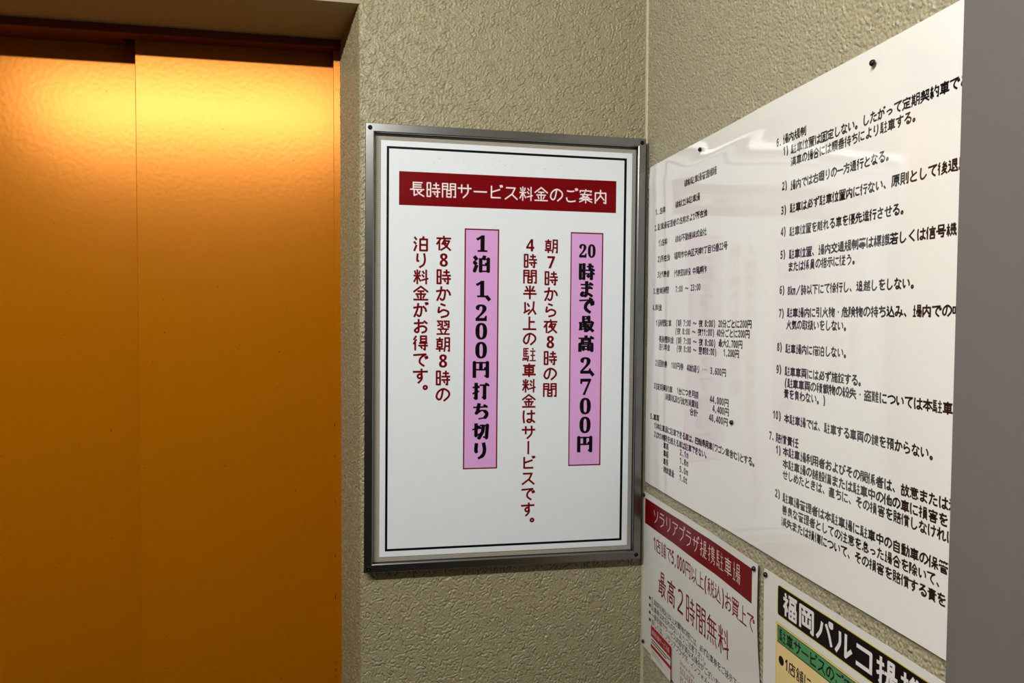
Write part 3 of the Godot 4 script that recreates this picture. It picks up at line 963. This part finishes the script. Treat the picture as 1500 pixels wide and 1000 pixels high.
func lift_doors():
	# gold-orange enamel with faint orange peel and small flecks
	var size := 512
	var peel := noise_picture(FastNoiseLite.TYPE_SIMPLEX, 46.0 / 512.0, size, 1, 5)
	var flecks := paper(1024, 1024, srgb(184, 108, 0))
	var rng := RandomNumberGenerator.new()
	rng.seed = 8
	for k in 70:
		var c := srgb(184, 108, 0).lerp(srgb(70, 36, 4), rng.randf_range(0.35, 0.9))
		flecks.fill_rect(Rect2i(rng.randi_range(0, 1020), rng.randi_range(0, 1020), rng.randi_range(1, 3), rng.randi_range(1, 3)), c)
	var enamel := mat(Color.WHITE, 0.26, 0.26)
	enamel.metallic_specular = 0.32
	enamel.albedo_texture = ImageTexture.create_from_image(flecks)
	enamel.heightmap_enabled = true
	enamel.heightmap_texture = ImageTexture.create_from_image(peel)
	enamel.heightmap_scale = 0.004
	enamel.uv1_triplanar = true
	enamel.uv1_world_triplanar = true
	enamel.uv1_scale = Vector3.ONE / 0.7
	var top := 0.66
	tag(obj("door_1", box_mesh(Vector3(-0.4705, FLOOR + 0.008, -1.657), Vector3(-0.0725, top, -1.627), 0.0015), enamel), "orange sliding lift door panel, the nearer one next to the stucco reveal", "", "", "structure")
	tag(obj("door_2", box_mesh(Vector3(-0.895, FLOOR + 0.008, -1.6925), Vector3(-0.45, top, -1.6625), 0.0015), enamel), "orange sliding lift door panel set back behind the other", "", "", "structure")
	# steel lining of the opening: jambs in the door enamel, header darker red-brown
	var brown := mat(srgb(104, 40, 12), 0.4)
	var frame := Node3D.new()
	frame.name = "trim_3"
	add_child(frame)
	tag(frame, "orange steel lining with red-brown header around the lift doors", "", "", "structure")
	var st := start()
	box(st, Vector3(-0.93, 0.561, -1.6225), Vector3(-0.045, 0.74, -1.588), 0.001)
	box(st, Vector3(-0.93, 0.561, -1.658), Vector3(-0.492, 0.74, -1.6235), 0.001)
	obj("header", st.commit(), brown, frame)
	st = start()
	box(st, Vector3(-0.0785, FLOOR, -1.70), Vector3(-0.045, 0.5605, -1.6), 0.001)
	obj("jamb", st.commit(), enamel, frame)
	for c in [[-0.228, 0.006], [-0.292, 0.003], [-0.388, 0.005], [-0.506, 0.007], [-0.597, 0.011], [-0.734, 0.004], [-0.752, 0.006], [-0.765, 0.003]]:
		obj("paint_chip", box_mesh(Vector3(-0.0787, c[0], -1.601), Vector3(-0.0772, c[0] + c[1], -1.5997)), mat(srgb(30, 16, 8), 0.8), frame)
	st = start()
	box(st, Vector3(-0.93, FLOOR, -1.72), Vector3(-0.897, 0.5605, -1.6), 0.001)
	obj("jamb", st.commit(), enamel, frame)

func lamp_fixture():
	var t := Node3D.new()
	t.name = "ceiling_lamp"
	add_child(t)
	t.position = Vector3(-0.72, CEIL, 0.05)
	tag(t, "fluorescent tube lamp on the lobby ceiling above the lift doors", "lamp")
	obj("housing", box_mesh(Vector3(-0.63, -0.035, -0.04), Vector3(0.63, 0, 0.04), 0.003), mat(srgb(225, 225, 220), 0.5), t)
	var glow := mat(Color.WHITE, 0.4)
	glow.emission_enabled = true
	glow.emission = srgb(255, 250, 238)
	glow.emission_energy_multiplier = 3.0
	var tube := CylinderMesh.new()
	tube.top_radius = 0.013
	tube.bottom_radius = 0.013
	tube.height = 1.18
	var o := obj("tube", tube, glow, t)
	o.rotation.z = PI / 2
	o.position = Vector3(0, -0.052, 0)
	for s in [-1.0, 1.0]:
		obj("socket", box_mesh(Vector3(s * 0.605 - 0.014, -0.07, -0.015), Vector3(s * 0.605 + 0.014, -0.03, 0.015), 0.002), mat(srgb(215, 215, 210), 0.5), t)
	for k in 9:
		var l := OmniLight3D.new()
		l.name = "tube_light_%d" % k
		l.position = Vector3(-0.56 + 0.14 * k, -0.082, 0)
		l.light_color = Color(1.0, 0.99, 0.965)
		l.light_energy = 0.315
		l.light_size = 0.013
		l.omni_range = 9.0
		l.omni_attenuation = 2.0
		l.shadow_enabled = true
		t.add_child(l)

# ------------------------------------------------------------------ framed tariff poster
func tariff_frame():
	var t := Node3D.new()
	t.name = "notice_frame"
	add_child(t)
	t.position = Vector3(0.2545, -0.058, D + 0.003)
	t.rotation.z = -0.0063
	tag(t, "aluminium snap frame screwed to the stucco wall around the tariff poster", "frame")
	var alu := mat(srgb(136, 138, 136), 0.28, 1.0)
	var hw := 0.268
	var hh := 0.412
	var rail := 0.0165
	# rail profile from the outer wall edge over the face to the inner lip: (inset, height above the wall)
	var prof := [Vector2(0, -0.004), Vector2(0, 0.0205), Vector2(0.0008, 0.0215), Vector2(0.0142, 0.0215), Vector2(0.0156, 0.0208), Vector2(rail, 0.0188), Vector2(rail, 0.0175)]
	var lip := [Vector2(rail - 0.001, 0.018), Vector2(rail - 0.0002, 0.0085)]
	var shade_black := mat(srgb(16, 16, 16), 0.7)  # black strips inside the rails, painted shade for the shadowed inner lip
	var c := [Vector2(-hw, hh), Vector2(hw, hh), Vector2(hw, -hh), Vector2(-hw, -hh)]
	for k in 4:
		var a: Vector2 = c[k]
		var b: Vector2 = c[(k + 1) % 4]
		var cuts := [[0.0, 1.0]] if k != 2 else [[0.0, 0.172], [0.1728, 1.0]]
		for cut in cuts:
			var st := start()
			for i in prof.size() - 1:
				var row := []
				for j in [i, i + 1]:
					for s in cut:
						var ins: float = prof[j].x
						var p := Vector2(a.x - signf(a.x) * ins, a.y - signf(a.y) * ins)
						var q := Vector2(b.x - signf(b.x) * ins, b.y - signf(b.y) * ins)
						var m := p.lerp(q, s)
						row.append(Vector3(m.x, m.y, prof[j].y))
				quad(st, row[0], row[1], row[3], row[2])
			obj("frame_rail", st.commit(), alu, t)
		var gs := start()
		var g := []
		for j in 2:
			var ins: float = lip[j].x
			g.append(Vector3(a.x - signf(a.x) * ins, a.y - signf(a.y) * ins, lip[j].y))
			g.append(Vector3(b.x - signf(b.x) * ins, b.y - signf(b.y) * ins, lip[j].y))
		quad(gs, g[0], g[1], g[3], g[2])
		obj("lip_shade", gs.commit(), shade_black, t)
	var linen := paper(256, 256, srgb(172, 168, 156))
	var rng := RandomNumberGenerator.new()
	rng.seed = 3
	for y in 256:
		for x in 256:
			var v := 0.9 + 0.12 * (1.0 if y % 4 < 2 else -0.6) + rng.randf_range(-0.09, 0.09)
			linen.set_pixel(x, y, Color(0.675 * v, 0.655 * v, 0.6 * v))
	var cloth := mat(Color.WHITE, 0.9)
	cloth.albedo_texture = ImageTexture.create_from_image(linen)
	cloth.uv1_triplanar = true
	cloth.uv1_scale = Vector3.ONE / 0.12
	obj("backing_board", box_mesh(Vector3(-hw + 0.012, -hh + 0.012, 0.002), Vector3(hw - 0.012, hh - 0.012, 0.0095)), cloth, t)
	var black := mat(srgb(22, 22, 22), 0.35, 0.6)
	for p in c:
		var s := obj("screw", lathe([Vector2(0, 0.0012), Vector2(0.0018, 0.0012), Vector2(0.0018, 0.0022), Vector2(0.0034, 0.0018), Vector2(0.0042, 0.0004), Vector2(0.0042, -0.002)]), black, t)
		s.position = Vector3(p.x - signf(p.x) * 0.0083, p.y - signf(p.y) * 0.0083, 0.0214)

func tariff_poster():
	var k := 2.1                      # pixels per millimetre
	var im := paper(1024, 1633, srgb(231, 237, 241))
	var red := srgb(108, 0, 8)
	var ink := srgb(12, 10, 12)
	frame_rect(im, 10.5 * k, 10.5 * k, 476 * k, 767.3 * k, 4.4 * k, ink)
	rect(im, 33.3 * k, 55.5 * k, 455.2 * k, 118 * k, srgb(116, 0, 8))
	var x := 52.0
	for ch in "長時間サービス料金のご案内":
		put(im, ch, (x + 14.8) * k, 87.5 * k, 28.4 * k, 29.5 * k, srgb(238, 232, 232), 0.1, false)
		x += 29.7
	for p in [[364.2, 158.1, 430, 615], [156.8, 157.8, 222.7, 616]]:
		rect(im, p[0] * k, p[1] * k, p[2] * k, p[3] * k, red)
		rect(im, (p[0] + 2.2) * k, (p[1] + 2.2) * k, (p[2] - 2.2) * k, (p[3] - 2.2) * k, srgb(222, 166, 222))
	# heavy serif writing in the pink panels
	put(im, "2", 389.0 * k, 194 * k, 17 * k, 30 * k, ink, 0.18, true)
	put(im, "0", 406.5 * k, 194 * k, 17 * k, 30 * k, ink, 0.18, true)
	for c in [["時", 234], ["ま", 269], ["で", 300], ["最", 336.5], ["高", 375], ["円", 572.5]]:
		put(im, c[0], 397.2 * k, c[1] * k, 33 * k, 33 * k, ink, 0.18, true)
	for c in [["2", 418], ["7", 460], ["0", 498], ["0", 535]]:
		put(im, c[0], 397.2 * k, c[1] * k, 25 * k, 37 * k, ink, 0.18, true)
	put(im, "、", 419.5 * k, 425 * k, 30 * k, 30 * k, ink, 0.19, true)
	for c in [["泊", 224], ["円", 425], ["打", 467], ["ち", 506], ["切", 543], ["り", 581]]:
		put(im, c[0], 189.8 * k, c[1] * k, 34 * k, 33 * k, ink, 0.18, true)
	for c in [["1", 185.5], ["1", 272], ["2", 317], ["0", 352.5], ["0", 388.5]]:
		put(im, c[0], 189.8 * k, c[1] * k, 25 * k, 36 * k, ink, 0.18, true)
	put(im, "、", 211.5 * k, 280 * k, 30 * k, 30 * k, ink, 0.19, true)
	# red columns
	column(im, "朝7時から夜8時の間", 325.5 * k, 186.5 * k, 31.0 * k, 28.5 * k, red, 0.125)
	column(im, "4時間半以上の駐車料金はサービスです。", 284 * k, 186 * k, 30.1 * k, 28.0 * k, red, 0.125)
	column(im, "夜8時から翌朝8時の", 117.3 * k, 186.6 * k, 31.8 * k, 29.5 * k, red, 0.125)
	column(im, "泊り料金がお得です。", 74.6 * k, 189 * k, 31.0 * k, 29.5 * k, red, 0.125)
	var rng := RandomNumberGenerator.new()
	rng.seed = 21
	for n in 34:
		var px := Vector2i(rng.randi_range(90, 860), rng.randi_range(60, 84))
		im.fill_rect(Rect2i(px, Vector2i(rng.randi_range(1, 4), 1)), srgb(150, 150, 150))
	var w := 0.4837
	var h := 0.7713
	var f := func(u: float, v: float) -> Vector3:
		return Vector3((u - 0.5) * w, (0.5 - v) * h, 0.0007 + 0.0003 * sin(u * 7.0 + v * 3.0))
	var m := printed(im, 0.38, 0.22)
	var o := obj("poster", sheet(f, Vector3(0, 0, -0.0004), 12, 18), m)
	o.position = Vector3(0.2564, -0.0591, D + 0.0132)
	o.rotation.z = -0.0063
	tag(o, "white tariff poster with red title band and two pink panels inside the aluminium frame", "poster")

# ------------------------------------------------------------------ notices on the right wall
func rule_board():
	var k := 2048.0 / 0.841           # pixels per metre
	var im := paper(2048, 1493, srgb(246, 245, 240))
	var ink := srgb(18, 16, 18)
	var left := [
		[0.187, 0.063, 0.0134, "綾杉駐車場管理規程"], [0.062, 0.095, 0.0136, "1."], [0.079, 0.095, 0.0136, "名称"], [0.150, 0.094, 0.0140, "綾杉立体駐車場"],
		[0.058, 0.124, 0.0136, "2.駐車場管理者の名前および所在地"], [0.076, 0.154, 0.0133, "1)名称"], [0.150, 0.1545, 0.0139, "綾杉不動産株式会社"],
		[0.073, 0.184, 0.0136, "2)所在地"], [0.146, 0.184, 0.0140, "福岡市中央区天神1丁目15番22号"], [0.072, 0.213, 0.0136, "3)代表者"], [0.147, 0.215, 0.0138, "代表取締役 中尾邦作"],
		[0.053, 0.243, 0.0142, "3.営業時間"], [0.153, 0.243, 0.0158, "7:00 ～ 23:00"], [0.051, 0.2745, 0.0142, "4.料金"],
		[0.068, 0.3035, 0.0140, "1)時間駐車"], [0.158, 0.303, 0.0155, "(朝 7:00 ～ 夜 8:00)"], [0.323, 0.303, 0.0138, "20分ごとに200円"],
		[0.155, 0.3175, 0.0155, "(夜 8:00 ～ 夜11:00)"], [0.318, 0.3175, 0.0138, "40分ごとに200円"],
		[0.082, 0.334, 0.0136, "長時間料金"], [0.160, 0.334, 0.0155, "(朝 7:00 ～ 夜 8:00)"], [0.325, 0.333, 0.0140, "最大2,700円"],
		[0.084, 0.348, 0.0125, "泊り料金"], [0.163, 0.348, 0.0149, "(夜 8:00 ～ 翌朝8:00)"], [0.342, 0.347, 0.0144, "1,200円"],
		[0.069, 0.379, 0.0138, "2)回数券"], [0.142, 0.379, 0.0150, "100円券"], [0.207, 0.379, 0.0131, "40枚綴り"], [0.267, 0.378, 0.0200, "…"], [0.298, 0.378, 0.0158, "3,600円"],
		[0.065, 0.423, 0.0142, "3)定期契約車"], [0.169, 0.422, 0.0134, "1台につき月額"], [0.298, 0.423, 0.0164, "44,000円"],
		[0.118, 0.438, 0.0138, "消費税及び地方消費税"], [0.308, 0.437, 0.0162, "4,400円"], [0.223, 0.452, 0.0162, "合計"], [0.296, 0.4525, 0.0164, "48,400円"],
		[0.051, 0.483, 0.0142, "5.車両"], [0.070, 0.498, 0.0126, "1)本駐車場に駐車できる車は、四輪乗用車(ワゴン車含む)とする。"], [0.070, 0.515, 0.0126, "2)次の制限を超える車は駐車できない。"],
		[0.104, 0.5285, 0.0118, "・車高"], [0.187, 0.5285, 0.0178, "2.1m"], [0.104, 0.543, 0.0118, "・車幅"], [0.187, 0.543, 0.0178, "1.8m"],
		[0.104, 0.558, 0.0118, "・車長"], [0.187, 0.558, 0.0178, "5.0m"], [0.104, 0.573, 0.0124, "・積載重量"], [0.187, 0.573, 0.0165, "1.0t"]]
	var right := [
		[0.482, 0.062, 0.0125, "6."], [0.497, 0.061, 0.0130, "場内規制"], [0.498, 0.0765, 0.0125, "1)"], [0.516, 0.078, 0.01268, "駐車位置は固定しない。したがって定期契約車であ"],
		[0.516, 0.0935, 0.0121, "満車の場合には順番待ちにより駐車する。"], [0.496, 0.1215, 0.0125, "2)"], [0.516, 0.124, 0.0120, "場内では右廻りの一方通行となる。"],
		[0.495, 0.153, 0.0125, "3)"], [0.515, 0.153, 0.01275, "駐車は必ず駐車位置内に行ない、原則として後退駐"], [0.495, 0.181, 0.0125, "4)"], [0.515, 0.183, 0.0121, "駐車位置を離れる車を優先進行させる。"],
		[0.495, 0.211, 0.0125, "5)"], [0.515, 0.2125, 0.01275, "駐車位置、場内交通規制等は標識若しくは信号機"], [0.514, 0.2285, 0.0119, "または係員の指示に従う。"],
		[0.495, 0.2575, 0.0125, "6)"], [0.514, 0.259, 0.0121, "8km／時以下にて徐行し、追越しをしない。"], [0.495, 0.288, 0.0125, "7)"], [0.514, 0.2875, 0.01265, "駐車場内に引火物・危険物の持ち込み、場内での喫"],
		[0.513, 0.303, 0.0119, "火気の取扱いをしない。"], [0.492, 0.3325, 0.0130, "8)"], [0.512, 0.334, 0.0121, "駐車場内に宿泊しない。"], [0.492, 0.362, 0.0130, "9)"],
		[0.512, 0.3635, 0.0123, "駐車車両には必ず施錠する。"], [0.512, 0.3785, 0.0126, "(駐車車両の積載物の紛失・盗難については本駐車場"], [0.511, 0.3925, 0.0119, "責を負わない。)"],
		[0.486, 0.4235, 0.0135, "10)"], [0.513, 0.425, 0.0121, "本駐車場では、駐車する車両の鍵を預からない。"], [0.478, 0.453, 0.0125, "7."], [0.494, 0.4535, 0.0132, "賠償責任"],
		[0.495, 0.469, 0.0126, "1)"], [0.512, 0.4685, 0.01275, "本駐車場利用者およびその関係者は、故意または過"], [0.512, 0.4845, 0.01275, "本駐車場の諸設備または駐車中の他の車に損害を"],
		[0.512, 0.499, 0.0121, "せしめたときは、直ちに、その損害を賠償しなければ"], [0.495, 0.5275, 0.0126, "2)"], [0.513, 0.5295, 0.01275, "駐車場管理者は本駐車場に駐車中の自動車の保管"],
		[0.512, 0.545, 0.0121, "善良な管理者としての注意を怠った場合を除いて、"], [0.511, 0.561, 0.0122, "滅失または損傷について、その損害を賠償する責を"]]
	for a in left + right:
		line(im, a[3], (a[0] - 0.024) * k, (a[1] - 0.0035) * k, a[2] * k, 0.0126 * k, ink, 0.165 if a[0] < 0.47 else 0.145)
	var w := 0.841
	var h := 0.613
	# a laminated board that does not lie quite flat
	var f := func(u: float, v: float) -> Vector3:
		var s := u * w
		var t := v * h
		var wave := 0.0007 * sin(s * 17.0 + 2.0 * sin(t * 6.0)) + 0.0005 * sin(t * 13.0 + s * 5.0 + 0.6)
		wave += 0.0011 * exp(-pow((s - 0.035 - 0.006 * sin(t * 9.0)) / 0.013, 2.0))
		wave += 0.0012 * exp(-pow((t - 0.03 - 0.01 * sin(s * 11.0)) / 0.014, 2.0)) * smoothstep(0.7, 0.35, s)
		return Vector3(W - 0.006 - wave, 0.2945 - t - 0.0012 * s, -1.366 + s - 0.012 * v * (1.0 - u))
	var o := obj("rule_board", sheet(f, Vector3(0.0012, 0, 0), 150, 110), printed(im, 0.06, 0.66))
	tag(o, "large glossy white board printed with two columns of parking rules", "notice")

# a laminated sheet on the right wall, top left corner at (z, y); lift bends its edges away from the wall
func wall_sheet(called: String, im: Image, z: float, y: float, w: float, h: float, off: float, lift: float, rough: float) -> MeshInstance3D:
	var f := func(u: float, v: float) -> Vector3:
		var bow := lift * (pow(u, 6.0) * (0.4 + 0.6 * sin(v * 5.0 + 1.0)) + 0.25 * pow(1.0 - u, 8.0) + 0.18 * sin(u * 9.0) * (1.0 - v) + 0.1 * sin(v * 11.0 + u * 4.0))
		return Vector3(W - off - absf(bow), y - v * h, z + u * w)
	return obj(called, sheet(f, Vector3(0.0006, 0, 0), 60, 40), printed(im, rough, 0.3))

func plaza_sheet():
	var k := 1360.0 / 0.452
	var im := paper(1360, 939, srgb(230, 229, 222))
	var red := srgb(118, 4, 18)
	var ink := srgb(28, 24, 26)
	rect(im, 0.011 * k, 0.0115 * k, 0.436 * k, 0.0615 * k, red)
	var x := 0.0535
	for ch in "ソラリアプラザ提携駐車場":
		put(im, ch, (x + 0.0142) * k, 0.0345 * k, 0.027 * k, 0.031 * k, srgb(232, 222, 218), 0.07, false)
		x += 0.029
	line(im, "1店舗で5,000円以上(税込)お買上で", 0.0535 * k, 0.0885 * k, 0.0245 * k, 0.030 * k, red, 0.1)
	x = 0.0785
	for ch in "最高2時間無料":
		put(im, ch, (x + 0.0203) * k, 0.1555 * k, (0.0385 if ch != "2" else 0.031) * k, 0.050 * k, red, 0.1 if ch != "2" else 0.08, false)
		x += 0.041
	var rows := ["5,000円(税込)以上お買物の際には、必ず駐車券をご提示下さい。", "駐車券はお忘れのないようご注意下さい。", "一部店舗でサービス内容が異なる場合がございます。", "詳しくは、ソラリアプラザ1F、インフォメーションで"]
	for n in 4:
		var y := 0.2015 + 0.0143 * n
		put(im, "■", 0.0395 * k, y * k, 0.010 * k, 0.010 * k, ink, 0.1, false)
		line(im, rows[n], 0.048 * k, y * k, 0.0128 * k, 0.0125 * k, ink, 0.1)
	line(im, "Solaria Plaza", 0.182 * k, 0.262 * k, 0.009 * k, 0.008 * k, red, 0.08)
	line(im, "SOLARIA", 0.182 * k, 0.276 * k, 0.018 * k, 0.014 * k, red, 0.08, true)
	line(im, "PLAZA", 0.182 * k, 0.292 * k, 0.018 * k, 0.014 * k, red, 0.08, true)
	var o := wall_sheet("plaza_notice", im, -1.392, -0.3404, 0.452, 0.312, 0.0022, 0.006, 0.3)
	tag(o, "laminated sheet with dark red title band pinned below the rule board", "notice")

func service_card():
	var im := paper(384, 256, srgb(232, 230, 224))
	var red := srgb(168, 18, 36)
	rect(im, 0, 0, 384, 82, red)
	line(im, "有料駐車サービス券", 18, 42, 38, 42, srgb(240, 225, 220), 0.09)
	for n in 2: rect(im, 14, 98 + n * 20, 370 - n * 60, 108 + n * 20, srgb(60, 50, 50))
	rect(im, 0, 142, 384, 168, red)
	for n in 3: rect(im, 20, 184 + n * 14, 190 + n * 30, 189 + n * 14, srgb(150, 146, 140))
	var o := wall_sheet("service_card", im, -1.339, -0.590, 0.096, 0.064, 0.0062, 0.0005, 0.3)
	tag(o, "small red and white card at the foot of the sheet with dark red title", "card")

func mall_sheet():
	var k := 1360.0 / 0.40
	var im := paper(1360, 1061, srgb(232, 230, 224))
	var ink := srgb(14, 13, 15)
	var yellow := srgb(226, 205, 60)
	rect(im, 0.035 * k, 0.0095 * k, 1360, 0.051 * k, yellow)
	rect(im, 0.0362 * k, 0.0107 * k, 1360, 0.0498 * k, ink)
	for c in [[0, 0, 1, 1], [0, 1, 1, -1]]:
		for y in 22:
			for x in 22:
				if Vector2(22 - x, 22 - y).length() > 22.0:
					var py: float = 0.0095 * k + y if c[1] == 0 else 0.051 * k - 1 - y
					im.set_pixel(int(0.035 * k) + x, int(py), srgb(232, 230, 224))
	var x := 0.0475
	for ch in "福岡パルコ提携駐車場":
		put(im, ch, (x + 0.0175) * k, 0.0305 * k, 0.034 * k, 0.032 * k, srgb(238, 234, 232), 0.15, false)
		x += 0.0367
	rect(im, 0.032 * k, 0.0605 * k, 1360, 1061, yellow)
	rect(im, 0.0335 * k, 0.062 * k, 1360, 1061, srgb(240, 214, 150))
	rect(im, 0.036 * k, 0.0635 * k, 0.385 * k, 0.087 * k, ink)
	rect(im, 0.037 * k, 0.0645 * k, 0.384 * k, 0.086 * k, srgb(84, 150, 100))
	line(im, "駐車サービスのご案内", 0.0395 * k, 0.0755 * k, 0.0172 * k, 0.018 * k, ink, 0.12)
	line(im, "●1店舗につき", 0.037 * k, 0.109 * k, 0.0172 * k, 0.018 * k, ink, 0.11)
	var o := wall_sheet("mall_notice", im, -0.931, -0.3426, 0.40, 0.312, 0.0022, 0.002, 0.3)
	tag(o, "sheet with black title band and yellow panel beside the grey jamb", "notice")

func pins():
	var black := mat(srgb(24, 23, 24), 0.25)
	var shape := lathe([Vector2(0, 0.0042), Vector2(0.0016, 0.0039), Vector2(0.0029, 0.0029), Vector2(0.0036, 0.0014), Vector2(0.0037, 0.0), Vector2(0.0012, -0.0002), Vector2(0.0007, -0.006), Vector2(0, -0.0085)])
	var spots := [
		[-1.139, 0.2786, 0.0075, "black push pin at the top of the rule board, nearer the corner"],
		[-0.7146, 0.2758, 0.0075, "black push pin at the top of the rule board, nearer the grey jamb"],
		[-1.02, -0.1525, 0.0075, "black push pin right of the sum in the rule board's left column"],
		[-1.3845, -0.347, 0.0042, "black push pin in the top left corner of the sheet with dark red title"],
		[-0.9475, -0.3485, 0.0085, "black push pin in the top right corner of the sheet with dark red title"],
		[-1.384, -0.641, 0.0042, "black push pin in the bottom left corner of the sheet with dark red title"],
		[-0.9245, -0.3495, 0.0035, "black push pin in the top left corner of the sheet with yellow panel"]]
	for s in spots:
		var o := obj("push_pin", shape, black)
		o.position = Vector3(W - s[2], s[1], s[0])
		o.rotation.y = -PI / 2
		tag(o, s[3], "push pin", "black push pins on the right wall")
